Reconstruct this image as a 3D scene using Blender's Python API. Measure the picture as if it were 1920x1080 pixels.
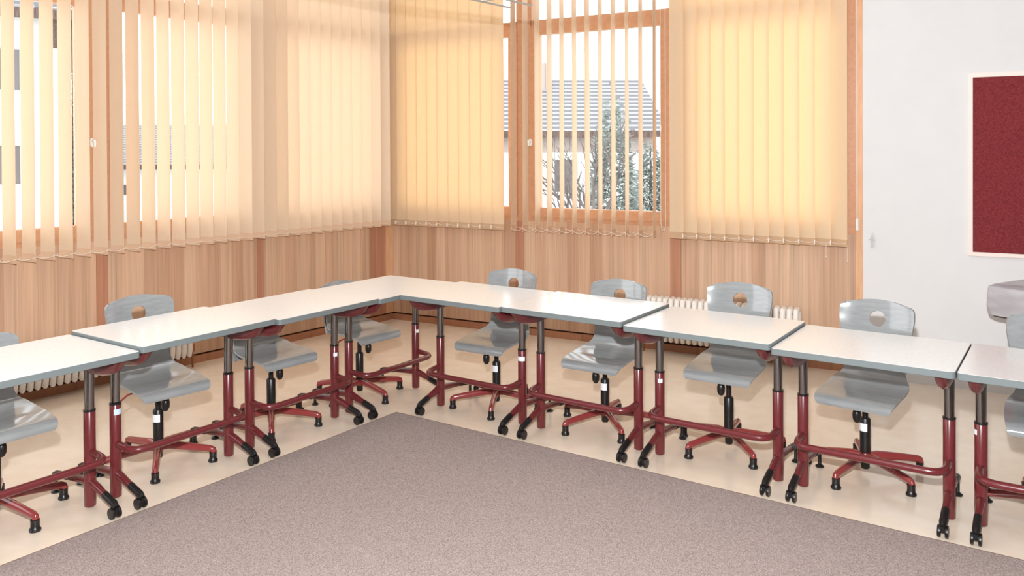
import bpy, bmesh, math, random
from mathutils import Vector, Matrix, Quaternion

random.seed(7)
for o in list(bpy.data.objects):
    bpy.data.objects.remove(o, do_unlink=True)
scene = bpy.context.scene
COL = scene.collection
PI = math.pi

# ---------------------------------------------------------------- camera, world, lights, exposure
CAM = Vector((5.4927, -5.9432, 1.6361))
cam_d = bpy.data.cameras.new('camera')
cam = bpy.data.objects.new('camera', cam_d)
COL.objects.link(cam)
RIGHT = Vector((0.82456507, 0.56574895, -0.00453625))
UP = Vector((-0.00103115, 0.00952065, 0.99995415))
FWD = Vector((-0.56576619, 0.82452258, -0.00843376))
cam.matrix_world = Matrix(((RIGHT.x, UP.x, -FWD.x, CAM.x), (RIGHT.y, UP.y, -FWD.y, CAM.y),
                           (RIGHT.z, UP.z, -FWD.z, CAM.z), (0, 0, 0, 1)))
cam_d.sensor_width = 36.0
cam_d.lens = 1547.13 / 1920 * 36.0
cam_d.shift_y = (294.06 - 540) / 1920
cam_d.clip_start = 0.05
cam_d.clip_end = 500
scene.camera = cam

world = bpy.data.worlds.new('world')
scene.world = world
world.use_nodes = True
bg = world.node_tree.nodes['Background']
bg.inputs[0].default_value = (0.97, 0.985, 1.0, 1)
bg.inputs[1].default_value = 2.9

scene.view_settings.view_transform = 'Standard'
scene.view_settings.look = 'None'
scene.view_settings.gamma = 1.0
scene.view_settings.exposure = 0.2
scene.view_settings.use_curve_mapping = False


def area_light(name, loc, rot, sx, sy, power, color=(1, 1, 1)):
    ld = bpy.data.lights.new(name, 'AREA')
    ld.shape = 'RECTANGLE'
    ld.size, ld.size_y, ld.energy, ld.color = sx, sy, power, color
    lo = bpy.data.objects.new(name, ld)
    lo.location, lo.rotation_euler = loc, rot
    COL.objects.link(lo)
    return lo


# unseen ceiling lights added as fill, and the photographer's flash just above the camera
for i, (x, y) in enumerate(((1.9, -2.6), (1.9, -5.4), (4.2, -2.3), (4.2, -5.4), (6.6, -2.9), (6.6, -6.2))):
    area_light('ceiling_fill', (x, y, 3.3), (0, 0, 0), 0.35, 2.4, 5 if x < 3 else 3, (1.0, 0.98, 0.96))
fl = bpy.data.lights.new('camera_flash', 'SPOT')
fl.spot_size = math.radians(104)
fl.spot_blend = 0.45
fl.energy = 900
fl.shadow_soft_size = 0.035
fl.color = (0.97, 0.99, 1.0)
flo = bpy.data.objects.new('camera_flash', fl)
flo.location = CAM + Vector((0, 0, 0.34)) - RIGHT * 0.05
flo.rotation_euler = (FWD - UP * 0.12).to_track_quat('-Z', 'Y').to_euler()
COL.objects.link(flo)


# ---------------------------------------------------------------- materials
def srgb(r, g, b):
    f = lambda c: (c / 255 / 12.92) if c / 255 <= 0.04045 else ((c / 255 + 0.055) / 1.055) ** 2.4
    return (f(r), f(g), f(b), 1)


def mat(name, col, rough=0.5, metal=0.0, spec=0.5, coat=0.0):
    m = bpy.data.materials.new(name)
    m.use_nodes = True
    p = m.node_tree.nodes['Principled BSDF']
    p.inputs['Base Color'].default_value = col
    p.inputs['Roughness'].default_value = rough
    p.inputs['Metallic'].default_value = metal
    p.inputs['Specular IOR Level'].default_value = spec
    p.inputs['Coat Weight'].default_value = coat
    return m


def noise_mat(name, c1, c2, scale, rough=0.5, detail=3, spec=0.5, bump=0.0, stretch=(1, 1, 1), lo=0.35, hi=0.65, metal=0.0):
    m = mat(name, c1, rough, metal, spec)
    nt = m.node_tree
    N, L = nt.nodes, nt.links
    p = N['Principled BSDF']
    tc = N.new('ShaderNodeTexCoord')
    mp = N.new('ShaderNodeMapping')
    mp.inputs['Scale'].default_value = stretch
    L.new(tc.outputs['Object'], mp.inputs['Vector'])
    nz = N.new('ShaderNodeTexNoise')
    nz.inputs['Scale'].default_value = scale
    nz.inputs['Detail'].default_value = detail
    L.new(mp.outputs[0], nz.inputs['Vector'])
    cr = N.new('ShaderNodeValToRGB')
    cr.color_ramp.elements[0].position, cr.color_ramp.elements[1].position = lo, hi
    cr.color_ramp.elements[0].color, cr.color_ramp.elements[1].color = c1, c2
    L.new(nz.outputs['Fac'], cr.inputs[0])
    L.new(cr.outputs[0], p.inputs['Base Color'])
    if bump:
        b = N.new('ShaderNodeBump')
        b.inputs['Strength'].default_value = bump
        b.inputs['Distance'].default_value = 0.004
        L.new(nz.outputs['Fac'], b.inputs['Height'])
        L.new(b.outputs[0], p.inputs['Normal'])
    return m


def plank_mat(name, cols, pitch, rough=0.4, grain=0.16):
    """vertical veneer strips along local X, with fine vertical grain"""
    m = mat(name, cols[0], rough, 0, 0.4)
    nt = m.node_tree
    N, L = nt.nodes, nt.links
    p = N['Principled BSDF']
    tc = N.new('ShaderNodeTexCoord')
    sx = N.new('ShaderNodeSeparateXYZ')
    L.new(tc.outputs['Object'], sx.inputs[0])
    dv = N.new('ShaderNodeMath'); dv.operation = 'DIVIDE'; dv.inputs[1].default_value = pitch
    L.new(sx.outputs['X'], dv.inputs[0])
    fl_ = N.new('ShaderNodeMath'); fl_.operation = 'FLOOR'
    L.new(dv.outputs[0], fl_.inputs[0])
    wn = N.new('ShaderNodeTexWhiteNoise'); wn.noise_dimensions = '1D'
    L.new(fl_.outputs[0], wn.inputs['W'])
    cr = N.new('ShaderNodeValToRGB')
    els = cr.color_ramp.elements
    els[0].position, els[1].position = 0.0, 1.0
    els[0].color, els[1].color = cols[0], cols[-1]
    if len(cols) == 3:
        e = els.new(0.5); e.color = cols[1]
    L.new(wn.outputs['Value'], cr.inputs[0])
    mp = N.new('ShaderNodeMapping'); mp.inputs['Scale'].default_value = (70, 70, 1.6)
    L.new(tc.outputs['Object'], mp.inputs['Vector'])
    nz = N.new('ShaderNodeTexNoise'); nz.inputs['Scale'].default_value = 1.0; nz.inputs['Detail'].default_value = 4
    L.new(mp.outputs[0], nz.inputs['Vector'])
    mp2 = N.new('ShaderNodeMapping'); mp2.inputs['Scale'].default_value = (22, 22, 0.5)
    L.new(tc.outputs['Object'], mp2.inputs['Vector'])
    nz2 = N.new('ShaderNodeTexNoise'); nz2.inputs['Scale'].default_value = 1.0; nz2.inputs['Detail'].default_value = 2
    L.new(mp2.outputs[0], nz2.inputs['Vector'])
    ad = N.new('ShaderNodeMath'); ad.operation = 'ADD'
    L.new(nz.outputs['Fac'], ad.inputs[0]); L.new(nz2.outputs['Fac'], ad.inputs[1])
    mr = N.new('ShaderNodeMapRange')
    mr.inputs['From Min'].default_value, mr.inputs['From Max'].default_value = 0.7, 1.3
    mr.inputs['To Min'].default_value, mr.inputs['To Max'].default_value = 1 - grain, 1 + grain
    L.new(ad.outputs[0], mr.inputs[0])
    # thin darker joint between strips
    fr = N.new('ShaderNodeMath'); fr.operation = 'FRACT'
    L.new(dv.outputs[0], fr.inputs[0])
    gt = N.new('ShaderNodeMath'); gt.operation = 'LESS_THAN'; gt.inputs[1].default_value = 0.045
    L.new(fr.outputs[0], gt.inputs[0])
    jm = N.new('ShaderNodeMath'); jm.operation = 'MULTIPLY'; jm.inputs[1].default_value = -0.13
    L.new(gt.outputs[0], jm.inputs[0])
    ja = N.new('ShaderNodeMath'); ja.operation = 'ADD'
    L.new(jm.outputs[0], ja.inputs[0]); L.new(mr.outputs[0], ja.inputs[1])
    mx = N.new('ShaderNodeVectorMath'); mx.operation = 'SCALE'
    L.new(cr.outputs[0], mx.inputs[0]); L.new(ja.outputs[0], mx.inputs['Scale'])
    L.new(mx.outputs[0], p.inputs['Base Color'])
    return m


def fabric_mat(name, col, trans, tcol, weave=0.05):
    m = bpy.data.materials.new(name)
    m.use_nodes = True
    nt = m.node_tree
    N, L = nt.nodes, nt.links
    N.remove(N['Principled BSDF'])
    out = N['Material Output']
    tc = N.new('ShaderNodeTexCoord')
    mp = N.new('ShaderNodeMapping'); mp.inputs['Scale'].default_value = (500, 500, 60)
    L.new(tc.outputs['Object'], mp.inputs['Vector'])
    nz = N.new('ShaderNodeTexNoise'); nz.inputs['Scale'].default_value = 1; nz.inputs['Detail'].default_value = 2
    L.new(mp.outputs[0], nz.inputs['Vector'])
    mr = N.new('ShaderNodeMapRange')
    mr.inputs['To Min'].default_value, mr.inputs['To Max'].default_value = 1 - weave, 1 + weave
    L.new(nz.outputs['Fac'], mr.inputs[0])
    cols = []
    for c in (col, tcol):
        v = N.new('ShaderNodeVectorMath'); v.operation = 'SCALE'
        v.inputs[0].default_value = c[:3]
        L.new(mr.outputs[0], v.inputs['Scale'])
        cols.append(v)
    d = N.new('ShaderNodeBsdfDiffuse'); L.new(cols[0].outputs[0], d.inputs[0])
    t = N.new('ShaderNodeBsdfTranslucent'); L.new(cols[1].outputs[0], t.inputs[0])
    mx = N.new('ShaderNodeMixShader'); mx.inputs[0].default_value = trans
    L.new(d.outputs[0], mx.inputs[1]); L.new(t.outputs[0], mx.inputs[2])
    L.new(mx.outputs[0], out.inputs[0])
    return m


def glass_mat():
    m = bpy.data.materials.new('window_glass')
    m.use_nodes = True
    nt = m.node_tree
    N, L = nt.nodes, nt.links
    N.remove(N['Principled BSDF'])
    t = N.new('ShaderNodeBsdfTransparent'); t.inputs[0].default_value = (0.95, 0.96, 0.96, 1)
    g = N.new('ShaderNodeBsdfGlossy'); g.inputs['Roughness'].default_value = 0.0
    lw = N.new('ShaderNodeLayerWeight'); lw.inputs[0].default_value = 0.12
    mx = N.new('ShaderNodeMixShader')
    L.new(lw.outputs['Fresnel'], mx.inputs[0])
    L.new(t.outputs[0], mx.inputs[1]); L.new(g.outputs[0], mx.inputs[2])
    L.new(mx.outputs[0], N['Material Output'].inputs[0])
    return m


M = {}
M['white_wall'] = noise_mat('white_plaster', srgb(221, 220, 221), srgb(223, 222, 223), 6, 0.75, 4, 0.2)
M['ceiling'] = mat('white_ceiling', srgb(238, 236, 232), 0.8)
M['lino'] = noise_mat('beige_linoleum', srgb(232, 215, 195), srgb(238, 224, 207), 9, 0.17, 6, 0.5, 0, (1, 1, 1), 0.3, 0.7)
M['panel'] = plank_mat('veneer_panel', [srgb(190, 150, 122), srgb(209, 174, 146), srgb(200, 162, 134)], 0.104)
M['batten'] = plank_mat('veneer_batten', [srgb(174, 122, 96), srgb(186, 133, 105)], 0.03, 0.45)
M['frame'] = noise_mat('window_frame_wood', srgb(200, 148, 112), srgb(208, 156, 120), 3, 0.4, 4, 0.4, 0, (12, 12, 12))
M['frame_light'] = noise_mat('light_frame_wood', srgb(214, 164, 124), srgb(224, 176, 138), 3, 0.4, 4, 0.4, 0, (12, 12, 2))
M['board_wood'] = plank_mat('baseboard_wood', [srgb(176, 122, 92), srgb(186, 132, 100)], 0.5, 0.4, 0.08)
M['gap_shade'] = mat('painted_gap_shade', srgb(60, 26, 20), 0.8)  # shadow in the gap above the baseboard, put into the recess colour
M['fabric'] = fabric_mat('cream_orange_fabric', (0.98, 0.855, 0.695, 1), 0.36, (0.95, 0.785, 0.59, 1))
M['fabric_yellow'] = fabric_mat('yellow_cream_fabric', (0.97, 0.83, 0.63, 1), 0.48, (0.93, 0.74, 0.48, 1))
M['hem'] = fabric_mat('hem_pocket_fabric', srgb(238, 208, 180), 0.12, srgb(238, 200, 160))
M['hem_dark'] = fabric_mat('beige_hem_fabric', srgb(206, 172, 140), 0.08, srgb(200, 160, 120))
M['bead'] = mat('white_bead_plastic', srgb(236, 222, 208), 0.4)
M['rail'] = mat('aluminium_rail', srgb(190, 188, 186), 0.35, 0.7)
M['glass'] = glass_mat()
M['white_plastic'] = mat('white_plastic', srgb(238, 236, 232), 0.35)
M['grey_plastic'] = mat('grey_plastic', srgb(205, 203, 203), 0.4)
M['laminate'] = noise_mat('white_laminate', srgb(232, 231, 231), srgb(238, 237, 236), 60, 0.2, 2, 0.5)
M['edge'] = mat('grey_edge', srgb(112, 120, 121), 0.4)
M['red'] = mat('wine_red_lacquer', srgb(102, 34, 38), 0.28, 0, 0.5, 0.3)
M['red_chair'] = mat('brick_red_lacquer', srgb(136, 52, 52), 0.2, 0, 0.5, 0.4)
M['chrome'] = mat('chromed_steel', srgb(140, 138, 136), 0.1, 1.0)
M['black'] = mat('black_plastic', srgb(22, 20, 21), 0.35)
M['seat'] = noise_mat('grey_lacquered_plywood', srgb(136, 139, 141), srgb(150, 153, 154), 2.2, 0.1, 5, 0.9, 0, (3, 30, 30), 0.3, 0.7)
M['label'] = mat('white_label', srgb(236, 238, 244), 0.4)
M['label_blue'] = mat('pale_blue_label', srgb(196, 218, 240), 0.35)
M['carpet'] = noise_mat('taupe_carpet', srgb(134, 118, 114), srgb(186, 171, 167), 260, 0.95, 5, 0.1, 0.9, (1, 1, 1), 0.36, 0.64)
M['carpet_edge'] = mat('carpet_edge', srgb(120, 88, 68), 0.9)
M['pinboard'] = noise_mat('wine_pinboard', srgb(110, 40, 44), srgb(136, 56, 60), 140, 0.9, 4, 0.15, 0.4, (1, 1, 1), 0.35, 0.65)
M['pale_frame'] = mat('pale_board_frame', srgb(238, 222, 214), 0.5)
M['radiator'] = mat('radiator_enamel', srgb(240, 232, 224), 0.35)
M['pipe'] = mat('copper_pipe', srgb(160, 110, 80), 0.35, 0.6)
M['sheet'] = noise_mat('plastic_dust_sheet', srgb(168, 165, 170), srgb(186, 183, 188), 5, 0.25, 3, 0.5, 0.6, (1, 1, 4))
M['dark_edge'] = mat('dark_edge', srgb(70, 58, 60), 0.5)


# ---------------------------------------------------------------- mesh helpers
class MB:
    """collects geometry for ONE mesh object"""
    def __init__(s):
        s.bm = bmesh.new()
        s.mi = 0

    def _f(s, vs):
        try:
            f = s.bm.faces.new(vs)
            f.material_index = s.mi
            f.smooth = True
            return f
        except ValueError:
            return None

    def box(s, x0, x1, y0, y1, z0, z1, T=None):
        c = [Vector((x, y, z)) for z in (z0, z1) for y in (y0, y1) for x in (x0, x1)]
        if T is not None:
            c = [T @ v for v in c]
        v = [s.bm.verts.new(p) for p in c]
        for q in ((0, 2, 3, 1), (4, 5, 7, 6), (0, 1, 5, 4), (2, 6, 7, 3), (0, 4, 6, 2), (1, 3, 7, 5)):
            s._f([v[i] for i in q])
        return s

    def rings(s, rings, cap0=True, cap1=True, closed=False):
        vr = [[s.bm.verts.new(p) for p in r] for r in rings]
        n = len(vr[0])
        m = len(vr)
        for i in range(m if closed else m - 1):
            a, b = vr[i], vr[(i + 1) % m]
            for j in range(n):
                s._f([a[j], a[(j + 1) % n], b[(j + 1) % n], b[j]])
        if not closed:
            if cap0:
                s._f(list(reversed(vr[0])))
            if cap1:
                s._f(vr[-1])
        return s

    def tube(s, pts, r, seg=12, sx=1.0, caps=True):
        """round (or flattened by sx sideways) tube along a polyline; r may be a list"""
        pts = [Vector(p) for p in pts]
        n = len(pts)
        rs = r if isinstance(r, (list, tuple)) else [r] * n
        T = []
        for i in range(n):
            t = (pts[min(i + 1, n - 1)] - pts[max(i - 1, 0)])
            T.append(t.normalized())
        ref = Vector((0, 0, 1)) if abs(T[0].z) < 0.9 else Vector((0, 1, 0))
        a = ref.cross(T[0]).normalized()
        out = []
        for i in range(n):
            if i:
                a = (a - T[i] * a.dot(T[i])).normalized()
            b = T[i].cross(a)
            out.append([pts[i] + (a * math.cos(2 * PI * k / seg) * sx + b * math.sin(2 * PI * k / seg)) * rs[i] for k in range(seg)])
        return s.rings(out, caps, caps)

    def lathe(s, prof, cx=0, cy=0, seg=20, axis='Z', cz=0):
        R = []
        for r, h in prof:
            ring = []
            for k in range(seg):
                a = 2 * PI * k / seg
                u, v = r * math.cos(a), r * math.sin(a)
                ring.append(Vector((cx + u, cy + v, cz + h)) if axis == 'Z' else
                            Vector((cx + h, cy + u, cz + v)) if axis == 'X' else Vector((cx + u, cy + h, cz + v)))
            R.append(ring)
        return s.rings(R)

    def prism(s, outline, z0, z1, T=None):
        """outline of (x, y) extruded in z, optional transform"""
        R = []
        for z in (z0, z1):
            ring = [Vector((x, y, z)) for x, y in outline]
            if T is not None:
                ring = [T @ p for p in ring]
            R.append(ring)
        return s.rings(R)

    def quad(s, a, b, c, d):
        s._f([s.bm.verts.new(Vector(p)) for p in (a, b, c, d)])
        return s

    def build(s, name, mats, parent=None, mw=None, angle=35):
        bm = s.bm
        bmesh.ops.recalc_face_normals(bm, faces=bm.faces[:])
        me = bpy.data.meshes.new(name)
        bm.to_mesh(me)
        bm.free()
        for m in (mats if isinstance(mats, (list, tuple)) else [mats]):
            me.materials.append(m)
        me.set_sharp_from_angle(angle=math.radians(angle))
        o = bpy.data.objects.new(name, me)
        COL.objects.link(o)
        if parent is not None:
            o.parent = parent
        elif mw is not None:
            o.matrix_world = mw
        return o


def tag(o, label=None, cat=None, group=None, kind=None):
    if label: o['label'] = label
    if cat: o['category'] = cat
    if group: o['group'] = group
    if kind: o['kind'] = kind
    return o


def empty(name, mw, label=None, cat=None, group=None, kind=None):
    o = bpy.data.objects.new(name, None)
    COL.objects.link(o)
    o.matrix_world = mw
    o.empty_display_size = 0.1
    return tag(o, label, cat, group, kind)


def kids(o):
    return [c for c in bpy.data.objects if c.parent == o]


def copy_tree(o, parent=None):
    c = o.copy()
    COL.objects.link(c)
    if parent is not None:
        c.parent = parent
    for ch in kids(o):
        copy_tree(ch, c)
    return c


def TR(x, y, z=0.0, deg=0.0):
    return Matrix.Translation((x, y, z)) @ Matrix.Rotation(math.radians(deg), 4, 'Z')


def round_rect(x0, x1, y0, y1, r, n=4):
    pts = []
    for cx, cy, a0 in ((x1 - r, y0 + r, -90), (x1 - r, y1 - r, 0), (x0 + r, y1 - r, 90), (x0 + r, y0 + r, 180)):
        for k in range(n + 1):
            a = math.radians(a0 + 90 * k / n)
            pts.append((cx + r * math.cos(a), cy + r * math.sin(a)))
    return pts


def fillet(pts, r, n=5):
    """round the inner corners of a polyline"""
    P = [Vector(p) for p in pts]
    out = [P[0]]
    for i in range(1, len(P) - 1):
        a, b, c = P[i - 1], P[i], P[i + 1]
        u, v = (a - b).normalized(), (c - b).normalized()
        d = min(r, (a - b).length * 0.49, (c - b).length * 0.49)
        p, q = b + u * d, b + v * d
        for k in range(n + 1):
            t = k / n
            out.append(p * (1 - t) ** 2 + b * 2 * t * (1 - t) + q * t * t)
    out.append(P[-1])
    return out


# ---------------------------------------------------------------- the room
# wall frames: local X along the wall, local -Y into the room, Z up; room corner at the origin
DL, DM = 0.102956, -0.064746
WR = Matrix.Rotation(DL, 4, 'Z')                          # window wall at the back, s = x
WL = Matrix.Rotation(math.atan2(math.cos(DM), -math.sin(DM)), 4, 'Z')   # window wall on the left, s = -x
CEIL = 3.5

b = MB()
b.box(-0.9, 9.3, -10.2, 1.2, -0.12, 0.0)
tag(b.build('floor', M['lino']), 'glossy beige linoleum floor', 'floor', kind='structure')
b = MB()
b.box(-0.9, 9.3, -10.2, 1.2, CEIL, CEIL + 0.1)
tag(b.build('ceiling', M['ceiling']), 'white ceiling', 'ceiling', kind='structure')

# wall_back: veneered breast wall below the windows, lintel above
b = MB()
b.mi = 0
b.box(-0.02, 4.24, -0.012, 0.1, 0.072, 1.01)
b.mi = 1
b.box(-0.02, 4.24, 0.012, 0.1, 0.0, 0.072)
b.mi = 2
b.box(-0.02, 4.24, 0.0, 0.1, 3.32, CEIL)
tag(b.build('wall_back', [M['panel'], M['gap_shade'], M['white_wall']], mw=WR), 'wood veneer breast wall under the back windows', 'wall', kind='structure')
b = MB()
b.box(-9.5, 0.02, -0.012, 0.1, 0.072, 1.01)
b.mi = 1
b.box(-9.5, 0.02, 0.012, 0.1, 0.0, 0.072)
b.mi = 2
b.box(-9.5, 0.02, 0.0, 0.1, 3.32, CEIL)
tag(b.build('wall_left', [M['panel'], M['gap_shade'], M['white_wall']], mw=WL), 'wood veneer breast wall under the left windows', 'wall', kind='structure')
b = MB()
b.box(4.237, 8.6, -0.1, 0.1, 0, CEIL)
tag(b.build('wall_end', M['white_wall'], mw=WR), 'plain white plaster wall right of the windows', 'wall', kind='structure')
# two plain walls behind the camera
pa, pb = WR @ Vector((8.5, 0, 0)), WL @ Vector((-9.5, 0, 0))
pc = Vector((9.0, -9.9, 0))
for nm, p, q in (('wall_right', pa, pc), ('wall_front', pc, pb)):
    d = (q - p)
    mw = Matrix.Translation(p) @ Matrix.Rotation(math.atan2(d.y, d.x), 4, 'Z')
    b = MB()
    b.box(-0.05, d.length + 0.05, 0.0, 0.1, 0, CEIL)
    tag(b.build(nm, M['white_wall'], mw=mw), 'plain white wall behind the camera', 'wall', kind='structure')

for nm, mw, x0, x1, mt in (('baseboard_back', WR, 0.0, 4.23, M['board_wood']), ('baseboard_left', WL, -9.4, 0.0, M['board_wood'])):
    b = MB()
    b.box(x0, x1, -0.014, 0.012, 0.0, 0.058)
    tag(b.build(nm, mt, mw=mw), 'low wooden baseboard', 'baseboard', kind='structure')
b = MB()
b.box(4.237, 8.5, -0.112, -0.1, 0, 0.06)
tag(b.build('baseboard_end', M['white_wall'], mw=WR), 'white baseboard', 'baseboard', kind='structure')

# battens between the veneer panels
trim_n = 0
def trim(mw, x0, x1, y0, y1, z0, z1, mt, label):
    global trim_n
    trim_n += 1
    b = MB()
    b.box(x0, x1, y0, y1, z0, z1)
    tag(b.build('trim_%d' % trim_n, mt, mw=mw), label, 'trim', kind='structure')
trim(WR, 1.367, 1.447, -0.02, -0.012, 0.072, 1.008, M['batten'], 'dark wooden batten between the veneer panels')
trim(WR, 2.789, 2.878, -0.02, -0.012, 0.072, 1.008, M['batten'], 'dark wooden batten between the veneer panels')
trim(WR, 4.18, 4.236, -0.03, -0.012, 0.0, 3.32, M['frame_light'], 'upright end trim of the window wall')
trim(WL, -2.842, -2.762, -0.02, -0.012, 0.072, 1.008, M['batten'], 'dark wooden batten between the veneer panels')
trim(WL, -1.536, -1.475, -0.02, -0.012, 0.072, 1.008, M['batten'], 'dark wooden batten between the veneer panels')
trim(WL, -4.17, -4.09, -0.02, -0.012, 0.072, 1.008, M['batten'], 'dark wooden batten between the veneer panels')
trim(WL, -0.294, -0.11, -0.022, -0.012, 0.072, 1.008, M['batten'], 'dark wooden corner post')
trim(WL, -0.11, -0.014, -0.026, -0.012, 0.072, 1.008, M['frame_light'], 'lighter wooden strip of the corner post')

# ---- windows
win_n = 0
def window(mw, x0, x1, gl, gr, handle=None, label='', sash_l=0.085, sash_r=0.085):
    """one bay: fixed frame x0..x1, glass gl..gr, a tall lower sash and a fixed light above the transom"""
    global win_n
    win_n += 1
    Z0, ZS, ZT0, ZT1, Z1 = 1.01, 1.045, 2.70, 2.775, 3.32
    so_l, so_r = gl - sash_l, gr + sash_r
    b = MB()
    b.box(x0, so_l + 0.012, 0.0, 0.1, Z0, Z1)
    b.box(so_r - 0.012, x1, 0.0, 0.1, Z0, Z1)
    b.box(so_l, so_r, -0.002, 0.1, Z0, ZS + 0.01)
    b.box(so_l, so_r, 0.0, 0.1, ZT0, ZT1)
    b.box(so_l, so_r, 0.0, 0.1, 3.28, Z1)
    root = b.build('window_%d' % win_n, M['frame'], mw=mw)
    tag(root, label, 'window', kind='structure')
    b = MB()
    zb, zt = ZS, 2.715
    b.box(so_l, gl, -0.016, 0.05, zb, zt)
    b.box(gr, so_r, -0.016, 0.05, zb, zt)
    b.box(gl, gr, -0.016, 0.05, zb, 1.12)
    b.box(gl, gr, -0.016, 0.05, 2.65, zt)
    b.mi = 1
    b.box(gl, gl + 0.008, -0.006, 0.045, 1.12, 2.65)
    b.box(gr - 0.008, gr, -0.006, 0.045, 1.12, 2.65)
    b.box(gl, gr, -0.006, 0.045, 1.12, 1.128)
    b.box(gl, gr, -0.006, 0.045, 2.642, 2.65)
    b.build('sash', [M['frame'], M['frame_light']], root)
    b = MB(); b.box(gl + 0.008, gr - 0.008, 0.018, 0.022, 1.128, 2.642)
    b.build('pane', M['glass'], root)
    b = MB(); b.box(so_l + 0.012, so_r - 0.012, 0.05, 0.054, ZT1, 3.28)
    b.build('pane', M['glass'], root)
    if handle:
        hx, hz = handle
        b = MB()
        b.prism(round_rect(hx - 0.017, hx + 0.017, hz - 0.032, hz + 0.032, 0.016),  0.016, 0.024, Matrix.Rotation(PI / 2, 4, 'X'))
        b.lathe([(0.011, 0.0), (0.011, -0.035)], hx, -0.022, 12, 'Y', hz + 0.01)
        b.tube([(hx, -0.052, hz + 0.014), (hx, -0.056, hz - 0.005), (hx, -0.054, hz - 0.03)], [0.009, 0.008, 0.007], 8)
        b.build('handle', M['white_plastic'], root)
    return root
window(WR, 0.0, 1.41, 0.16, 1.303, None, 'wood framed window nearest the corner, behind the closed yellow blind')
window(WR, 1.41, 2.834, 1.602, 2.712, (1.522, 1.70), 'wood framed window with a view of a tiled roof and conifer')
window(WR, 2.834, 4.237, 3.0, 4.04, None, 'wood framed window behind the closed yellow blind by the white wall')
window(WL, -1.505, 0.0, -1.36, -0.28, None, 'wood framed left window nearest the corner')
window(WL, -2.80, -1.505, -2.646, -1.70, None, 'wood framed left window looking on a low roof')
window(WL, -4.13, -2.80, -4.0, -2.954, (-2.862, 1.70), 'wood framed left window looking on the white house')
window(WL, -5.5, -4.13, -5.35, -4.28, None, 'wood framed left window beside the camera')

# ---- vertical blinds
ZB, ZTOP = 0.925, 3.24
def slat_mesh(width, bow, fab):
    n = 8
    def ring(z, t):
        pts = []
        for sgn in (1, -1):
            for k in range(n + 1):
                u = -1 + 2 * k / n
                if sgn < 0: u = -u
                pts.append(Vector((u * width / 2, bow * (1 - u * u) + sgn * t, z)))
        return pts
    b = MB(); b.rings([ring(ZB + 0.05, 0.0005), ring(1.4, 0.0005), ring(2.2, 0.0005), ring(ZTOP, 0.0005)])
    s = b
    h = MB(); h.rings([ring(ZB, 0.0016), ring(ZB + 0.052, 0.0016)])
    return s, h

def blind(mw, name, label, centers, width, angle, yoff, fab, s0, s1, chain=True, bow=0.005, jitter=1.2, dz=0.0, gaps=True):
    root = empty(name, mw @ Matrix.Translation((0, yoff, 0)), label, 'blind', 'vertical fabric blinds at the windows')
    b = MB(); b.box(s0, s1, -0.025, 0.025, ZTOP + 0.02, ZTOP + 0.06)
    b.build('headrail', M['rail'], root)
    sm, hm = slat_mesh(width, bow, fab)
    slat0 = sm.build('slat', fab, root, angle=60)
    hem0 = hm.build('hem_weight', M['hem_dark'] if fab is M['fabric_yellow'] else M['hem'], slat0, angle=60)
    rng = random.Random(len(centers) * 13 + int(abs(centers[0]) * 100))
    first = True
    angs = []
    for c in centers:
        a = angle + rng.uniform(-jitter, jitter)
        angs.append(a)
        if first:
            o, first = slat0, False
        else:
            o = slat0.copy(); COL.objects.link(o); o.parent = root
            h = hem0.copy(); COL.objects.link(h); h.parent = o
        o.matrix_local = Matrix.Translation((c, 0, 0)) @ Matrix.Rotation(math.radians(a), 4, 'Z')
    for sg in (-1, 1):
        b = MB()
        for i in range(len(centers) - 1):
            pa_ = Vector((centers[i], 0, 0)) + Matrix.Rotation(math.radians(angs[i]), 3, 'Z') @ Vector((sg * width * 0.5, 0.003, ZB + 0.034))
            pb_ = Vector((centers[i + 1], 0, 0)) + Matrix.Rotation(math.radians(angs[i + 1]), 3, 'Z') @ Vector((sg * width * 0.5, 0.003, ZB + 0.034))
            pts = []
            for k in range(9):
                t = k / 8
                p = pa_.lerp(pb_, t)
                p.z -= 0.10 * t * (1 - t) * (1.0 if sg < 0 else 0.55)
                pts.append(p)
            b.tube(pts, 0.0019, 6)
        b.build('bead_chain', M['bead'], root)
    if abs(angle) < 40:      # small white clips at the seams of a closed blind
        for c in centers[:-1]:
            b = MB()
            b.box(c + width * 0.46 - 0.004, c + width * 0.46 + 0.004, -0.028, -0.006, ZB + 0.012, ZB + 0.044)
            b.build('chain_clip', M['bead'], root)
    return root

left_c = [-(3.427 - 0.1155 * k) for k in range(29)]
left_c = [left_c[0] - 0.1155 * k for k in (3, 2, 1)] + left_c
blind(WL, 'vertical_blind', 'long cream vertical blind with slats turned open along the left windows', left_c, 0.127, -74, -0.10, M['fabric'], -3.9, -0.16)
bR1 = blind(WR, 'vertical_blind', 'closed yellow vertical blind right beside the room corner', [0.072 + 0.1168 * k for k in range(11)], 0.127, -4, -0.10, M['fabric_yellow'], 0.0, 1.33, jitter=0.5)
bR2 = blind(WR, 'vertical_blind', 'open vertical blind with narrow gaps showing trees, beside the hanging cord loop', [1.398 + 0.1172 * k for k in range(12)], 0.127, 96, -0.10, M['fabric'], 1.35, 2.76)
bR3 = blind(WR, 'vertical_blind', 'closed yellow vertical blind nearest the white wall', [2.868 + 0.1095 * k for k in range(12)], 0.127, -15, -0.10, M['fabric_yellow'], 2.8, 4.15, jitter=0.5)
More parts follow.
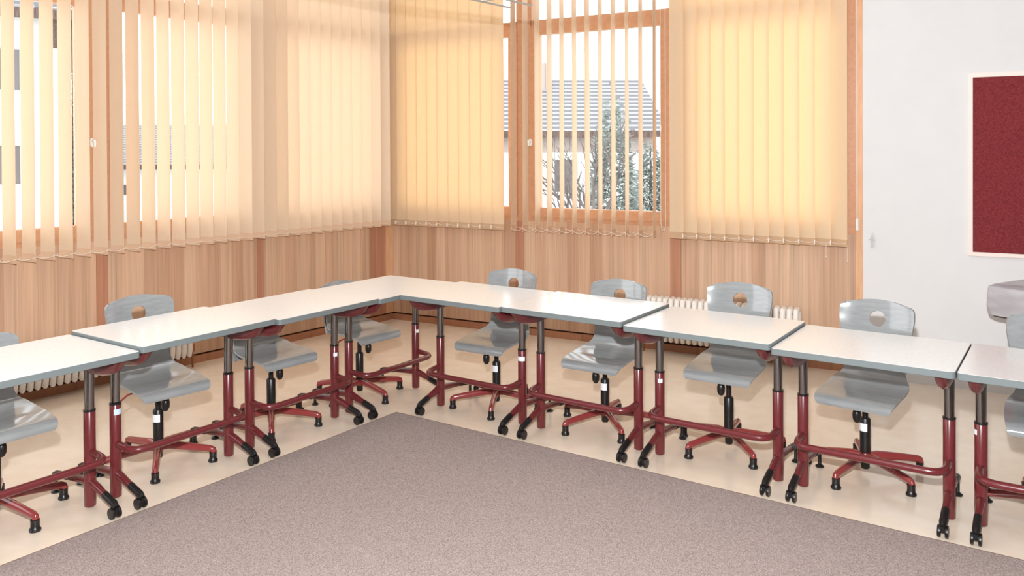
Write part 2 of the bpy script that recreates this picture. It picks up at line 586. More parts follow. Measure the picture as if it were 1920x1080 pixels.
# cord loop of the open blind, wand of the right blind
b = MB()
b.tube(fillet([(2.742, -0.01, 3.24), (2.742, -0.01, 1.03), (2.752, -0.01, 0.985), (2.772, -0.01, 0.985), (2.782, -0.01, 1.03), (2.782, -0.01, 3.24)], 0.02), 0.0022, 6)
b.lathe([(0.004, -0.03), (0.007, -0.01), (0.007, 0.01), (0.004, 0.03)], 2.742, -0.01, 8, 'Z', 1.80)
b.build('cord', M['bead'], bR2)
b = MB()
b.tube([(4.196, 0.03, 3.24), (4.196, 0.03, 1.1)], 0.004, 6)
b.build('wand', M['pale_frame'], bR3)
b = MB()
b.lathe([(0.011, 1.045), (0.011, 1.13)], 4.196, 0.03, 10, 'Z')
b.build('wand_weight', M['white_plastic'], bR3)
b = MB()
b.lathe([(0.010, 2.73), (0.010, 2.9)], 4.196, 0.03, 10, 'Z')
b.build('wand_connector', M['white_plastic'], bR3)
b = MB()
for x, z in ((3.99, 0.845), (4.135, 0.825)):
    b.tube([(x, -0.012, 0.94), (x, -0.012, z)], 0.0018, 6)
    b.lathe([(0.002, -0.008), (0.005, 0.0), (0.002, 0.008)], x, -0.012, 8, 'Z', z)
b.build('cord', M['bead'], bR3)

# ---------------------------------------------------------------- floor covering
b = MB()
cx0, cy0 = 1.9874, -2.1228
b.mi = 0
b.box(cx0 + 0.006, 8.2, -9.2, cy0 - 0.006, 0.0005, 0.006)
b.mi = 1
b.box(cx0, cx0 + 0.006, -9.2, cy0, 0.0005, 0.0055)
b.box(cx0 + 0.006, 8.2, cy0 - 0.006, cy0, 0.0005, 0.0055)
tag(b.build('carpet', [M['carpet'], M['carpet_edge']]), 'large speckled taupe carpet laid in the middle of the floor', 'carpet')

# ---------------------------------------------------------------- radiators
def radiator(mw, x0, x1, z0, z1, label, pipe_x):
    root = empty('radiator', mw @ Matrix.Translation((0, 0, 0)), label, 'radiator', 'column radiators under the windows')
    n = int((x1 - x0) / 0.046)
    p = (x1 - x0) / n
    b = MB()
    sec = MB()
    for i in range(n):
        x = x0 + p * (i + 0.5)
        pts = [(x, -0.10, z0 + 0.03), (x, -0.145, z0 + 0.012), (x, -0.152, z0 + 0.05), (x, -0.152, z1 - 0.05), (x, -0.145, z1 - 0.012), (x, -0.10, z1 - 0.006),
               (x, -0.055, z1 - 0.012), (x, -0.05, z1 - 0.05), (x, -0.05, z0 + 0.05), (x, -0.055, z0 + 0.012), (x, -0.10, z0 + 0.03)]
        sec.tube(pts, p * 0.45, 8)
    sec.tube([(x0 + p * 0.5, -0.10, z1 - 0.025), (x1 - p * 0.5, -0.10, z1 - 0.025)], 0.02, 10)
    sec.tube([(x0 + p * 0.5, -0.10, z0 + 0.025), (x1 - p * 0.5, -0.10, z0 + 0.025)], 0.02, 10)
    sec.build('column_body', M['radiator'], root, angle=50)
    v = MB()
    v.tube([(pipe_x, -0.10, z0 + 0.04), (pipe_x, -0.10, 0.0)], 0.008, 8)
    v.build('feed_pipe', M['pipe'], root)
    v = MB()
    e = x1 if abs(pipe_x - x1) < abs(pipe_x - x0) else x0
    v.tube([(e - (0.02 if e == x1 else -0.02), -0.10, z0 + 0.05), (pipe_x, -0.10, z0 + 0.05)], 0.012, 8)
    v.lathe([(0.016, 0.03), (0.018, 0.05), (0.018, 0.08), (0.012, 0.09)], pipe_x, -0.10, 10, 'Z', z0 - 0.01)
    v.build('valve', M['pipe'], root)
    for bx in (x0 + 0.3, x1 - 0.3):
        w = MB(); w.box(bx - 0.012, bx + 0.012, -0.06, -0.012, z1 - 0.09, z1 - 0.06)
        w.build('wall_bracket', M['radiator'], root)
    return root
radiator(WR, 2.62, 3.808, 0.11, 0.447, 'white column radiator under the back windows, beside the white wall', 2.59)
radiator(WL, -4.6, -2.197, 0.10, 0.385, 'white column radiator under the left windows, behind the leftmost desks', -2.168)

# ---------------------------------------------------------------- desks
DF, DB, HW, LX = 0.3232, 0.2881, 0.3727, 0.3137
def make_desk():
    root = empty('school_desk', Matrix.Identity(4))
    b = MB()
    b.prism(round_rect(-HW + 0.0025, HW - 0.0025, -DF + 0.0025, DB - 0.0025, 0.014), -0.0295, 0.0)
    top = b.build('tabletop', M['laminate'], root)
    b = MB()
    o1 = round_rect(-HW, HW, -DF, DB, 0.016); o0 = round_rect(-HW + 0.003, HW - 0.003, -DF + 0.003, DB - 0.003, 0.013)
    P = lambda o, z: [Vector((x, y, z)) for x, y in o]
    b.rings([P(o0, -0.0005), P(o1, -0.0025), P(o1, -0.028), P(o0, -0.0298)], False, False)
    b.build('edge_strip', M['edge'], top)
    bar = MB()
    zb = 0.262
    path = fillet([(-LX, 0, zb), (-LX, -0.155, zb - 0.012), (LX, -0.155, zb - 0.012), (LX, 0, zb)], 0.08, 7)
    bar.tube(path, 0.0165, 12)
    bar.build('foot_bar', M['red'], root)
    for s in (-1, 1):
        x = s * LX
        leg = MB()
        leg.lathe([(0.0235, 0.011), (0.0255, 0.014), (0.0255, 0.446), (0.0235, 0.449)], x, 0, 22)
        lo = leg.build('leg', M['red'], root)
        c = MB(); c.lathe([(0.0268, 0.446), (0.0268, 0.454), (0.0215, 0.455)], x, 0, 22)
        c.build('collar', M['black'], lo)
        ip = MB(); ip.lathe([(0.0212, 0.44), (0.0212, 0.72)], x, 0, 22)
        ip.build('inner_post', M['chrome'], lo)
        # boat shaped cross arm under the top
        k = MB()
        n = 14
        R_ = []
        for i in range(n + 1):
            t = -1 + 2 * i / n
            y = t * 0.27 - 0.015
            zz = 0.098 * math.sqrt(max(0, 1 - abs(t) ** 2.2)) + 0.004
            w = 0.024
            R_.append([Vector((x + w * math.cos(a) , y, (-0.030 - zz * (0.5 - 0.5 * math.sin(a))) )) for a in [PI / 2 + 2 * PI * q / 12 for q in range(12)]])
        k.rings(R_)
        k.build('top_bracket', M['red'], root)
        f = MB()
        f.tube([(x, -0.135, 0.084), (x, -0.06, 0.108), (x, 0, 0.122), (x, 0.09, 0.114), (x, 0.215, 0.100)], [0.017, 0.021, 0.024, 0.020, 0.016], 12, 0.8)
        fo = f.build('foot', M['red'], root)
        sl = MB()
        sl.tube([(x, -0.125, 0.0875), (x, -0.20, 0.064), (x, -0.218, 0.052)], [0.0195, 0.0195, 0.015], 12, 0.85)
        sl.build('end_sleeve', M['black'], fo)
        sl = MB()
        sl.tube([(x, 0.205, 0.1005), (x, 0.30, 0.089), (x, 0.325, 0.083)], [0.0185, 0.0175, 0.012], 12, 0.85)
        sl.build('end_sleeve', M['black'], fo)
        ca = MB()
        for q in (-1, 1):
            ca.lathe([(0.010, -0.007), (0.0245, -0.006), (0.026, 0.0), (0.0245, 0.006), (0.010, 0.007)], x + q * 0.015, -0.203, 16, 'X', 0.026)
        ca.box(x - 0.008, x + 0.008, -0.222, -0.186, 0.026, 0.052)
        ca.lathe([(0.009, 0.026), (0.009, 0.07)], x, -0.203, 10)
        ca.build('caster', M['black'], fo)
        gl = MB()
        gl.lathe([(0.021, 0.0), (0.022, 0.006), (0.009, 0.016), (0.0085, 0.085)], x, 0.308, 14)
        gl.build('glide', M['black'], fo)
    return root, top

desk0, top0 = make_desk()
def cyl_patch(px, r, z0, z1, a0, a1):
    m = MB()
    n = 8
    A = [math.radians(a0 + (a1 - a0) * k / n) for k in range(n + 1)]
    ring = lambda z: [Vector((px + r * math.cos(a), r * math.sin(a), z)) for a in A] + [Vector((px + (r - 0.0006) * math.cos(a), (r - 0.0006) * math.sin(a), z)) for a in reversed(A)]
    m.rings([ring(z0), ring(z1)])
    return m

def put_desk(o, x, y, rot, h, label, group, stickers=()):
    o.matrix_world = TR(x, y, 0, rot)
    tag(o, label, 'desk', group)
    dz = h
    legs = []
    for ch in kids(o):
        nm = ch.name.split('.')[0]
        if nm in ('tabletop', 'top_bracket'):
            ch.location.z = dz
        if nm == 'leg':
            legs.append(ch)
            for g in kids(ch):
                if g.name.split('.')[0] == 'inner_post':
                    g.location.z = dz - 0.03 - 0.72
    for side, wide, ang, z in stickers:
        # the label sits on the leg of that side
        best = None
        for lg in legs:
            cxm = sum(v.co.x for v in lg.data.vertices) / len(lg.data.vertices)
            if cxm * side > 0: best = lg
        w = 75 if wide else 28
        p = cyl_patch(side * LX, 0.0261, z, z + (0.026 if wide else 0.022), ang - w, ang + w)
        tag(p.build('sticker', M['label_blue'] if wide == 2 else M['label'], best), 'white sticker')

XL, YR = 1.7476, -1.8744
left = [('A', (-4.2405), 0.752, 'pale grey desk at the left edge of the photo, cut off by the frame', ()),
        ('B', (-3.4897), 0.768, 'pale grey desk under the left windows with a wide pale blue band on one leg', ((-1, 2, -60, 0.40),)),
        ('C', (-2.7258), 0.757, 'pale grey desk between the wide blue banded desk and the corner desk', ((1, 0, -120, 0.385),)),
        ('D', (-1.9782), 0.750, 'pale grey desk in the inner corner where both rows meet', ((1, 0, -100, 0.39),))]
right = [('E', 2.4544, 0.757, 'pale grey desk of the back row butted against the corner desk', ((1, 1, -95, 0.385),)),
         ('F', 3.2129, 0.762, 'pale grey desk second from the corner in the back row, brightest top with window glare', ()),
         ('G', 3.9647, 0.746, 'pale grey back row desk right of the brightest glare desk', ((-1, 0, -60, 0.395),)),
         ('H', 4.7127, 0.730, 'pale grey desk of the back row standing before the white wall, fully in view', ()),
         ('I', 5.4620, 0.7297, 'pale grey desk at the right edge of the photo, cut off by the frame', ((-1, 0, -150, 0.40),))]
desks = []
for i, (k, y, h, lab, st) in enumerate(left):
    o = desk0 if i == 0 else None
    desks.append(('L', XL, y, 90, h, lab, st))
for (k, x, h, lab, st) in right:
    desks.append(('R', x, YR, 0, h, lab, st))
roots = [desk0] + [copy_tree(desk0) for _ in desks[1:]]
for o, (row, x, y, rot, h, lab, st) in zip(roots, desks):
    put_desk(o, x, y, rot, h, lab, 'school desks set in an L', st)

# ---------------------------------------------------------------- chairs
def catmull(rows, sub):
    out = []
    n = len(rows)
    for i in range(n - 1):
        p0, p1, p2, p3 = rows[max(i - 1, 0)], rows[i], rows[i + 1], rows[min(i + 2, n - 1)]
        for k in range(sub):
            t = k / sub
            out.append(tuple(0.5 * ((2 * b_) + (-a + c) * t + (2 * a - 5 * b_ + 4 * c - d) * t * t + (-a + 3 * b_ - 3 * c + d) * t ** 3)
                             for a, b_, c, d in zip(p0, p1, p2, p3)))
    out.append(rows[-1])
    return out

def shell(name, rows, parent, nv=24, sub=5, hole=None, thick=0.011):
    """rows: (y, z, halfwidth, side_dy, side_dz)"""
    R_ = catmull(rows, sub)
    bm = bmesh.new()
    grid = []
    for (y, z, w, sy, sz) in R_:
        line = []
        for j in range(nv + 1):
            u = -1 + 2 * j / nv
            line.append(bm.verts.new((u * w, y + sy * u * u, z + sz * u * u)))
        grid.append(line)
    if hole:
        hx, hz, rx, rz = hole
    for i in range(len(grid) - 1):
        for j in range(nv):
            q = [grid[i][j], grid[i][j + 1], grid[i + 1][j + 1], grid[i + 1][j]]
            if hole:
                c = sum((v.co for v in q), Vector()) / 4
                if math.hypot((c.x - hx) / rx, (c.z - hz) / rz) < 1.0:
                    continue
            f = bm.faces.new(q)
            f.smooth = True
    loose = [v for v in bm.verts if not v.link_faces]
    bmesh.ops.delete(bm, geom=loose, context='VERTS')
    if hole:
        for v in bm.verts:
            dx, dz = (v.co.x - hx) / rx, (v.co.z - hz) / rz
            r = math.hypot(dx, dz)
            if r < 1.6 and v.is_boundary:
                v.co.x, v.co.z = hx + dx / r * rx, hz + dz / r * rz
    bmesh.ops.recalc_face_normals(bm, faces=bm.faces[:])
    bmesh.ops.solidify(bm, geom=bm.faces[:], thickness=thick)
    mb = MB()
    mb.bm.free()
    mb.bm = bm
    for f in bm.faces: f.smooth = True
    return mb.build(name, M['seat'], parent, angle=50)

ZS0 = 0.44     # seat height of the source chair
def make_chair():
    root = empty('swivel_chair', Matrix.Identity(4))
    z = ZS0
    seat_rows = [(-.201, z - .028, .166, 0, 0), (-.203, z - .018, .176, 0, 0), (-.197, z - .006, .182, 0, 0), (-.178, z + .001, .186, 0, 0), (-.14, z + .003, .189, 0, 0), (-.08, z + .001, .191, 0, .004),
                 (-.02, z - .004, .192, 0, .007), (.05, z - .006, .190, 0, .010), (.10, z - .001, .182, 0, .012), (.14, z + .012, .168, -.008, .010), (.168, z + .040, .154, -.014, .006), (.184, z + .08, .148, -.018, 0)]
    seat_rows = [(r[0], r[1] + 0.085 * min(r[0], 0.10)) + r[2:] for r in seat_rows]
    seat = shell('seat', seat_rows, root, 20, 4)
    back_rows = [(.184, z + .08, .148, -.018, 0), (.195, z + .13, .152, -.022, 0), (.203, z + .2, .166, -.026, 0), (.212, z + .27, .180, -.03, 0), (.222, z + .33, .187, -.032, -.004),
                 (.230, z + .372, .186, -.034, -.012), (.235, z + .395, .181, -.034, -.018), (.238, z + .408, .168, -.032, -.020), (.239, z + .412, .156, -.030, -.020)]
    back_rows = [(r[0], r[1] + 0.0085) + r[2:] for r in back_rows]
    shell('backrest', back_rows, root, 46, 9, (0, z + .322, .041, .040))
    for x, y in ((-.05, -.10), (.05, -.10), (-.05, .06), (.05, .06)):
        b = MB(); b.lathe([(0.005, -0.003), (0.005, 0.0012), (0.002, 0.002)], x, y, 10, 'Z', z + 0.0005 + 0.085 * y)
        b.build('bolt', M['chrome'], seat)
    b = MB()
    b.box(-.055, .055, -.10, .12, z - .048, z - .026)
    b.tube([(0, .10, z - .03), (0, .165, z + .0), (0, .197, z + .07), (0, .205, z + .12)], 0.016, 10, 1.8)
    b.build('mechanism', M['black'], root)
    b = MB()
    b.lathe([(0.0145, 0.27), (0.0145, z - 0.03)], 0, 0, 16)
    b.build('gas_spring', M['black'], root)
    b = MB()
    b.lathe([(0.018, 0.028), (0.021, 0.034), (0.021, 0.10), (0.0255, 0.11), (0.0262, 0.276), (0.021, 0.284), (0.015, 0.286)], 0, 0, 20)
    colm = b.build('column', M['black'], root)
    b = MB()
    b.lathe([(0.006, -0.02), (0.017, -0.03), (0.0215, -0.05), (0.020, -0.075), (0.012, -0.09), (0.004, -0.094)], -0.01, -0.10, 14, 'Z', z - 0.048)
    b.build('height_knob', M['black'], root)
    # star base
    b = MB()
    b.lathe([(0.0275, 0.066), (0.031, 0.072), (0.031, 0.104), (0.0275, 0.11)], 0, 0, 20)
    base = b.build('star_base', M['red_chair'], root)
    for k in range(5):
        a = 2 * PI * k / 5
        ca, sa = math.cos(a), math.sin(a)
        P = lambda r, zz: (r * ca, r * sa, zz)
        b = MB()
        b.tube([P(.015, .088), P(.06, .092), P(.12, .086), P(.20, .077), P(.272, .068), P(.284, .063), P(.288, .05)],
               [.021, .022, .021, .019, .0175, .0165, .0155], 14, 0.85)
        leg = b.build('leg', M['red_chair'], base)
        g = MB()
        g.lathe([(0.0235, 0.0), (0.0245, 0.009), (0.0185, 0.017), (0.018, 0.034), (0.019, 0.050)], .283 * ca, .283 * sa, 14)
        g.build('glide', M['black'], leg)
    return root

chair0 = make_chair()
def put_chair(o, x, y, rot, star, hz, label, sticker=None, lever=False, low=0.0):
    """rot: degrees of seat (0 = facing -y); star: world angle of one star leg; hz: seat height"""
    o.matrix_world = TR(x, y, 0, rot)
    tag(o, label, 'chair', 'swivel chairs behind the desks')
    dz = hz - ZS0
    for ch in kids(o):
        nm = ch.name.split('.')[0]
        if nm in ('seat', 'backrest', 'mechanism', 'height_knob'):
            ch.location.z = dz - (low if nm == 'backrest' else 0)
        elif nm == 'gas_spring':
            ch.scale.z = 1.0
            ch.location.z = dz
        elif nm == 'star_base':
            ch.rotation_euler.z = math.radians(star - rot)
        elif nm == 'column' and sticker is not None:
            m = MB()
            A = [math.radians(sticker - rot - 62 + 124 * k / 8) for k in range(9)]
            rr = 0.0267
            ring = lambda zz: [Vector((rr * math.cos(a), rr * math.sin(a), zz)) for a in A] + [Vector(((rr - .0008) * math.cos(a), (rr - .0008) * math.sin(a), zz)) for a in reversed(A)]
            m.rings([ring(0.218), ring(0.258)])
            tag(m.build('sticker', M['label'], ch), 'white sticker')
    if lever:
        m = MB()
        m.tube([(-.04, .02, hz - .035), (-.15, .02, hz - .05), (-.19, .02, hz - .075)], 0.005, 8)
        lv = m.build('lever', M['red_chair'], o)
        m = MB()
        m.lathe([(0.006, -0.022), (0.013, -0.012), (0.013, 0.01), (0.005, 0.02)], -.195, .02, 12, 'Z', hz - .085)
        m.build('lever_knob', M['black'], lv)

chairs = [
    (1.500, -4.225, 88, 8, 0.440, 'grey swivel chair at the left edge of the photo, mostly cut off', None, False, 0.065),
    (1.503, -3.430, 84, 36.6, 0.435, 'grey swivel chair behind the desk with the wide blue leg band', -75, True),
    (1.530, -2.716, 86, 33, 0.435, 'grey swivel chair in the left row with its back just hidden by the desk', None, False, 0.14),
    (1.520, -1.972, 86, 62, 0.435, 'grey swivel chair in the room corner behind the corner desk, farthest from view', None, True, 0.115),
    (2.419, -1.650, 2, 10.5, 0.425, 'grey swivel chair behind the back row desk next to the corner', -100, False),
    (3.187, -1.622, 2, 28.8, 0.418, 'grey swivel chair behind the brightest glare desk, at the left end of the radiator', -100, False),
    (3.921, -1.571, 2, 27, 0.455, 'grey swivel chair with its whole round back hole clear above the desk', None, False),
    (4.611, -1.530, -5, 38, 0.422, 'grey swivel chair before the white wall with a glint on its backrest', -120, False),
    (5.410, -1.613, 3, 43, 0.450, 'grey swivel chair at the right edge of the photo under the covered trolley', None, False)]
croots = [chair0] + [copy_tree(chair0) for _ in chairs[1:]]
for o, a in zip(croots, chairs):
    put_chair(o, *a)

# ---------------------------------------------------------------- white wall items
root = empty('pinboard', WR @ Matrix.Translation((0, -0.1, 0)), 'wine red fabric pinboard in a pale frame on the white wall', 'pinboard')
b = MB()
b.box(4.918, 6.9, -0.018, -0.001, 0.933, 2.110)
b.build('fabric_panel', M['pinboard'], root)
b = MB()
for x0, x1, z0, z1 in ((4.896, 4.922, 0.909, 2.137), (6.9, 6.926, 0.909, 2.137), (4.922, 6.9, 0.909, 0.935), (4.922, 6.9, 2.108, 2.137)):
    b.box(x0, x1, -0.024, -0.001, z0, z1)
b.build('frame', M['pale_frame'], root)

root = empty('cord_holder', WR @ Matrix.Translation((4.296, -0.1, 0.983)), 'small pale grey cord holder screwed to the white wall beside the window', 'cord holder')
b = MB()
b.prism(round_rect(-0.011, 0.011, -0.057, 0.05, 0.008), 0.0005, 0.012, Matrix.Rotation(PI / 2, 4, 'X'))
b.build('base_plate', M['grey_plastic'], root)
b = MB()
b.tube([(-0.02, -0.016, 0.004), (0, -0.020, 0.010), (0.02, -0.016, 0.004)], 0.005, 8)
b.tube([(0.0, -0.013, -0.05), (0.0, -0.018, 0.03)], 0.0045, 8)
b.build('hook', M['grey_plastic'], root)

# covered trolley reaching in from the right
A0 = Vector((5.035, -0.095, 0.0))
ex, ey = Vector((0.90, -0.436, 0)).normalized(), Vector((0.436, 0.90, 0)).normalized()
TM = Matrix(((ex.x, ey.x, 0, A0.x), (ex.y, ey.y, 0, A0.y), (0, 0, 1, 0), (0, 0, 0, 1)))
root = empty('covered_trolley', TM, 'trolley top under a wrinkled clear dust sheet before the white wall, right edge', 'trolley')
b = MB()
b.prism(round_rect(0.01, 0.9, 0.0, 0.42, 0.05, 6), 0.60, 0.622)
b.build('tray', M['dark_edge'], root)
b = MB()
def sheet_ring(z, o, rr):
    return [Vector((x, y, z)) for x, y in round_rect(-0.004 - o, 0.914 + o, -0.014 - o, 0.434 + o, rr, 6)]
b.rings([sheet_ring(0.612, 0.004, 0.06), sheet_ring(0.66, 0.012, 0.05), sheet_ring(0.74, 0.004, 0.03), sheet_ring(0.785, -0.004, 0.02), sheet_ring(0.80, -0.03, 0.02)])
sh = b.build('dust_sheet', M['sheet'], root)
b = MB()
for x in (0.45, 0.82):
    for y in (0.08, 0.34):
        b.tube([(x, y, 0.05), (x, y, 0.60)], 0.014, 8)
        b.lathe([(0.008, -0.01), (0.025, -0.009), (0.025, 0.009), (0.008, 0.01)], x, y, 12, 'X', 0.0255)
b.build('stand', M['dark_edge'], root)

# slim rail frame hanging from the ceiling in front of the blinds
PM = Matrix.Translation((2.72, -1.79, 2.50)) @ Matrix.Rotation(math.radians(-93), 4, 'Z')
root = empty('hanging_rail', PM, 'pair of slim aluminium rails hanging at the top edge, in front of the blinds', 'hanging rail')
b = MB()
b.tube([(0, 0.075, 0.0), (2.2, 0.075, 0.0)], 0.006, 8)
b.tube([(0, -0.075, 0.0), (2.2, -0.075, 0.0)], 0.006, 8)
b.tube([(0.3, -0.075, 0.0), (0.3, 0.075, 0.0)], 0.005, 8)
b.tube([(2.1, -0.075, 0.0), (2.1, 0.075, 0.0)], 0.005, 8)
b.build('rail_frame', M['rail'], root)
b = MB()
for x in (0.3, 2.1):
    b.tube([(x, 0, 0.0), (x, 0, CEIL - 2.495)], 0.0025, 6)
b.build('suspension_wire', M['rail'], root)
# ---------------------------------------------------------------- outside
FH = Vector((FWD.x, FWD.y, 0)).normalized()
RH = Vector((FH.y, -FH.x, 0))
GZ = -3.3
def ST(lat, fwd, deg=0.0):
    """a spot in the street, from the photographer's place"""
    p = Vector((CAM.x, CAM.y, 0)) + RH * lat + FH * fwd
    return Matrix.Translation((p.x, p.y, GZ)) @ Matrix.Rotation(math.atan2(RH.y, RH.x) + math.radians(deg), 4, 'Z')

M['snow'] = noise_mat('pale_ground', srgb(214, 214, 214), srgb(232, 232, 232), 0.6, 0.9)
M['render_white'] = noise_mat('white_render', srgb(232, 232, 230), srgb(238, 238, 236), 2, 0.9)
M['roof_tile'] = None
def tile_mat(name, c1, c2, course, colw):
    m = mat(name, c1, 0.8)
    nt = m.node_tree; N, L = nt.nodes, nt.links
    tc = N.new('ShaderNodeTexCoord')
    br = N.new('ShaderNodeTexBrick')
    br.inputs['Color1'].default_value, br.inputs['Color2'].default_value = c1, c1
    br.inputs['Mortar'].default_value = c2
    br.inputs['Scale'].default_value = 1.0
    br.inputs['Mortar Size'].default_value = course * 0.3 if colw > 2 else course * 0.14
    br.inputs['Brick Width'].default_value = colw
    br.inputs['Row Height'].default_value = course
    L.new(tc.outputs['Object'], br.inputs['Vector'])
    L.new(br.outputs[0], N['Principled BSDF'].inputs['Base Color'])
    return m
M['roof_tile'] = tile_mat('grey_roof_tiles', srgb(150, 150, 154), srgb(104, 104, 108), 0.30, 9.0)
M['brick'] = tile_mat('weathered_boards', srgb(176, 162, 155), srgb(140, 128, 122), 0.12, 0.5)
M['dark_wood'] = noise_mat('dark_weathered_wood', srgb(84, 70, 66), srgb(116, 98, 90), 4, 0.8, 3, 0.3, 0, (8, 8, 1))
M['house_window'] = mat('dark_house_window', srgb(112, 106, 104), 0.15)
M['house_frame'] = mat('grey_window_surround', srgb(172, 172, 174), 0.6)
M['conifer'] = noise_mat('dark_conifer', srgb(136, 145, 140), srgb(168, 175, 170), 3, 0.9)
M['bark'] = noise_mat('grey_bark', srgb(92, 84, 81), srgb(118, 110, 107), 6, 0.9)
M['twig'] = noise_mat('grey_green_twigs', srgb(130, 132, 124), srgb(156, 157, 148), 5, 0.9)

b = MB()
b.box(-90, 90, -10, 160, -0.2, 0.0)
tag(b.build('ground', M['snow'], mw=ST(0, 2)), 'pale ground outside the windows', 'ground', kind='structure')

def gable_roof(b, x0, x1, y0, y1, ze, zr, over, t=0.18):
    """eaves along X, ridge along X"""
    ym = (y0 + y1) / 2
    for sg in (-1, 1):
        ye = (y0 - over) if sg < 0 else (y1 + over)
        a = Vector((x0 - over, ye, ze)); c = Vector((x0 - over, ym, zr)); w = Vector((x1 - x0 + 2 * over, 0, 0)); up = Vector((0, 0, t))
        r0 = [a, c, c + up, a + up]
        b.rings([r0, [p + w for p in r0]])

# white house on the left
Z = lambda z: z - GZ
h = empty('house', ST(-23.13, 22.25, 30), 'white rendered house with grey shuttered windows seen through the leftmost blind gaps', 'house', 'houses outside the windows')
b = MB(); b.box(-6, 9.9, 0, 9, 0, Z(6.2)); b.build('wall', M['render_white'], h)
b = MB()
gable_roof(b, -6, 9.95, 0, 9, Z(6.02), Z(10.2), 0.75, 0.2)
b.build('roof', M['roof_tile'], h)
b = MB()
b.box(-6.7, 10.4, -0.86, -0.70, Z(5.86), Z(6.16))
b.build('eaves_board', M['dark_wood'], h)
b = MB()
b.prism([(-0.6, 0.0), (0.02, 0.0), (0.02, -1.0), (-0.22, -0.75), (-0.5, -0.18)], 9.3, 9.55, Matrix(((0, 0, 1, 0), (1, 0, 0, 0), (0, 1, 0, Z(6.0)), (0, 0, 0, 1))))
b.build('eaves_bracket', M['dark_wood'], h)
for (x0, x1) in ((6.9, 8.48), (2.6, 4.2)):
    for (z0, z1) in ((3.62, 4.92), (0.62, 1.84), (-2.4, -1.1)):
        w = MB(); w.box(x0, x1, -0.03, 0.05, Z(z0), Z(z1))
        wo = w.build('window', M['house_window'], h)
        w = MB()
        for a0, a1, c0, c1 in ((x0 - .07, x0, z0 - .07, z1 + .07), (x1, x1 + .07, z0 - .07, z1 + .07), (x0, x1, z0 - .07, z0), (x0, x1, z1, z1 + .07), ((x0 + x1) / 2 - .04, (x0 + x1) / 2 + .04, z0, z1)):
            w.box(a0, a1, -0.06, 0.03, Z(c0), Z(c1))
        w.build('window_frame', M['house_frame'], wo)
b = MB(); b.box(9.9, 10.45, 0.3, 3.2, Z(4.5), Z(6.3)); b.build('loggia', M['dark_wood'], h)

# low house beyond the left windows
h = empty('house', ST(-18.5, 40.0, 2), 'distant low house with a grey tiled roof seen between the left blind slats', 'house', 'houses outside the windows')
b = MB(); b.box(-8, 12, 0, 8, 0, Z(1.0)); b.build('wall', M['render_white'], h)
b = MB(); gable_roof(b, -8, 12, 0, 8, Z(0.85), Z(2.75), 0.6, 0.15); b.build('roof', M['roof_tile'], h)
b = MB(); b.box(-8.6, 12.6, -0.68, -0.58, Z(0.78), Z(1.0)); b.build('gutter', M['dark_wood'], h)
for x0 in (-0.9, 5.0):
    w = MB(); w.box(x0, x0 + 1.1, -0.04, 0.04, Z(-0.45), Z(0.02)); w.build('window', M['house_window'], h)
h = empty('house', ST(-22.0, 62.0, 0), 'farthest pale house band above the low tiled roof', 'house', 'houses outside the windows')
b = MB(); b.box(-12, 13, 0, 8, 0, Z(3.7)); b.build('wall', M['house_frame'], h)
b = MB(); gable_roof(b, -12, 13, 0, 8, Z(3.6), Z(4.4), 0.5, 0.15); b.build('roof', M['render_white'], h)

# house behind the middle window of the back wall
h = empty('house', ST(-0.6, 27.0, 4), 'tile roofed house with a chimney seen through the open back blind', 'house', 'houses outside the windows')
b = MB(); b.box(-1.0, 5.2, 0, 7, 0, Z(1.9)); b.build('wall', M['render_white'], h)
b = MB(); b.box(-1.1, 5.3, -0.08, 7.08, Z(1.55), Z(2.1)); b.build('upper_boarding', M['brick'], h)
b = MB(); gable_roof(b, -1.0, 5.2, 0, 7, Z(2.1), Z(4.1), 0.5, 0.15); b.build('roof', M['roof_tile'], h)
b = MB(); b.box(-1.55, 5.75, -0.6, -0.48, Z(2.02), Z(2.24)); b.build('gutter', M['dark_wood'], h)
b = MB(); b.box(1.55, 2.1, 2.6, 3.2, Z(3.3), Z(4.75)); b.build('chimney', M['brick'], h)
w = MB(); w.box(2.0, 2.75, -0.04, 0.04, Z(0.25), Z(1.3)); w.build('window', M['house_window'], h)

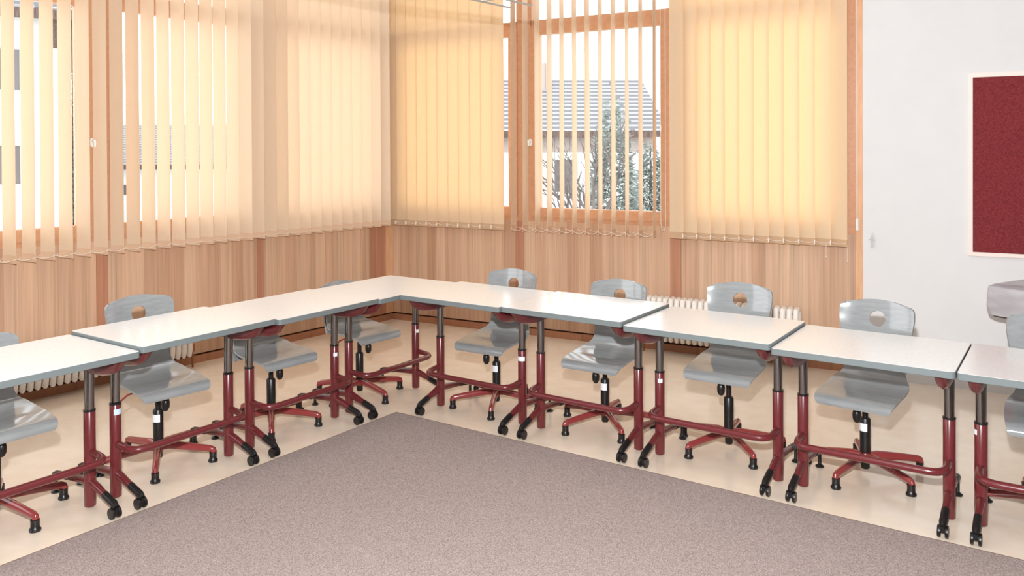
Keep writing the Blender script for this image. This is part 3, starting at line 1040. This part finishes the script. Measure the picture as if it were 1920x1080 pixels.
# ---- trees
def conifer(mw, H, R0, label, seed, base=0.3):
    rng = random.Random(seed)
    root = empty('conifer_tree', mw, label, 'tree', 'trees outside the windows')
    t = MB(); t.tube([(0, 0, 0), (0, 0, H * 0.95)], [0.12, 0.02], 8); t.build('trunk', M['bark'], root)
    b = MB()
    n = 9000
    for i in range(n):
        z = H * (base / H + (1 - base / H) * (1 - math.sqrt(rng.random()) ) ) if False else base + (H - base) * (1 - math.sqrt(1 - rng.random() * 0.999))
        rm = R0 * (1 - (z - base) / (H - base)) ** 0.75 + 0.03
        r = rm * math.sqrt(rng.uniform(0.1, 1.0))
        a = rng.uniform(0, 2 * PI)
        c = Vector((r * math.cos(a), r * math.sin(a), z))
        s = rng.uniform(0.06, 0.16)
        o = Vector((math.cos(a), math.sin(a), rng.uniform(-0.5, 0.7))).normalized()
        side = o.cross(Vector((rng.uniform(-1, 1), rng.uniform(-1, 1), 1))).normalized()
        p = [c - side * s * .35, c + o * s * 1.6, c + side * s * .35]
        b._f([b.bm.verts.new(q) for q in p])
    b.build('foliage', M['conifer'], root)
    return root

def branchy(mw, H, label, seed, depth=5, spread=0.6, name='bare_tree', m='bark', r0=0.13):
    rng = random.Random(seed)
    root = empty(name, mw, label, 'tree', 'trees outside the windows')
    t = MB(); tw = MB()
    def grow(p, d, ln, r, k):
        q = p + d * ln * 0.5 + Vector((rng.uniform(-1, 1), rng.uniform(-1, 1), rng.uniform(-.3, 1))) * ln * 0.06
        e = p + d * ln
        (t if k >= depth - 1 else tw).tube([p, q, e], [r, r * .82, r * .62], 5)
        if k == 0: return
        for i in range(3 if k < depth else 2):
            ax = Vector((rng.uniform(-1, 1), rng.uniform(-1, 1), rng.uniform(-1, 1))).normalized()
            nd = (Quaternion(ax, rng.uniform(0.5, 1) * spread) @ d)
            nd = (nd + Vector((0, 0, 0.06))).normalized()
            grow(e if i < 2 else q, nd, ln * rng.uniform(0.62, 0.8), r * 0.6, k - 1)
    grow(Vector((0, 0, 0)), Vector((0.03, 0, 1)).normalized(), H * 0.3, r0, depth)
    t.build('trunk', M[m], root); tw.build('twigs', M['twig'] if m != 'bark' else M['bark'], root)
    return root
conifer(ST(2.55, 21.0), 5.05 + 1.35, 1.15, 'tall dark conifer tree behind the middle of the open back blind', 3)
conifer(ST(4.2, 25.0), 5.3, 1.1, 'shorter conifer tree right of the tall one, behind the open back blind', 5)
branchy(ST(1.35, 16.5), 6.2, 'bare forked tree in front of the tile roofed house, seen through the open blind', 11, 5, 0.75)
branchy(ST(0.0, 12.0), 4.4, 'low bare tree showing fine branches beside the middle window post', 23, 5, 0.85, r0=0.05)
branchy(ST(3.9, 19.0), 4.4, 'twiggy grey bush at the right end of the open back blind', 31, 5, 0.9, 'bare_bush', 'twig', 0.05)
branchy(ST(2.6, 13.5), 4.0, 'twiggy grey bush below the tall conifer', 37, 5, 0.95, 'bare_bush', 'twig', 0.05)
conifer(ST(-19.93, 37.5), 8.9, 0.85, 'slender evergreen tree beside the white house, seen through a left blind gap', 41)
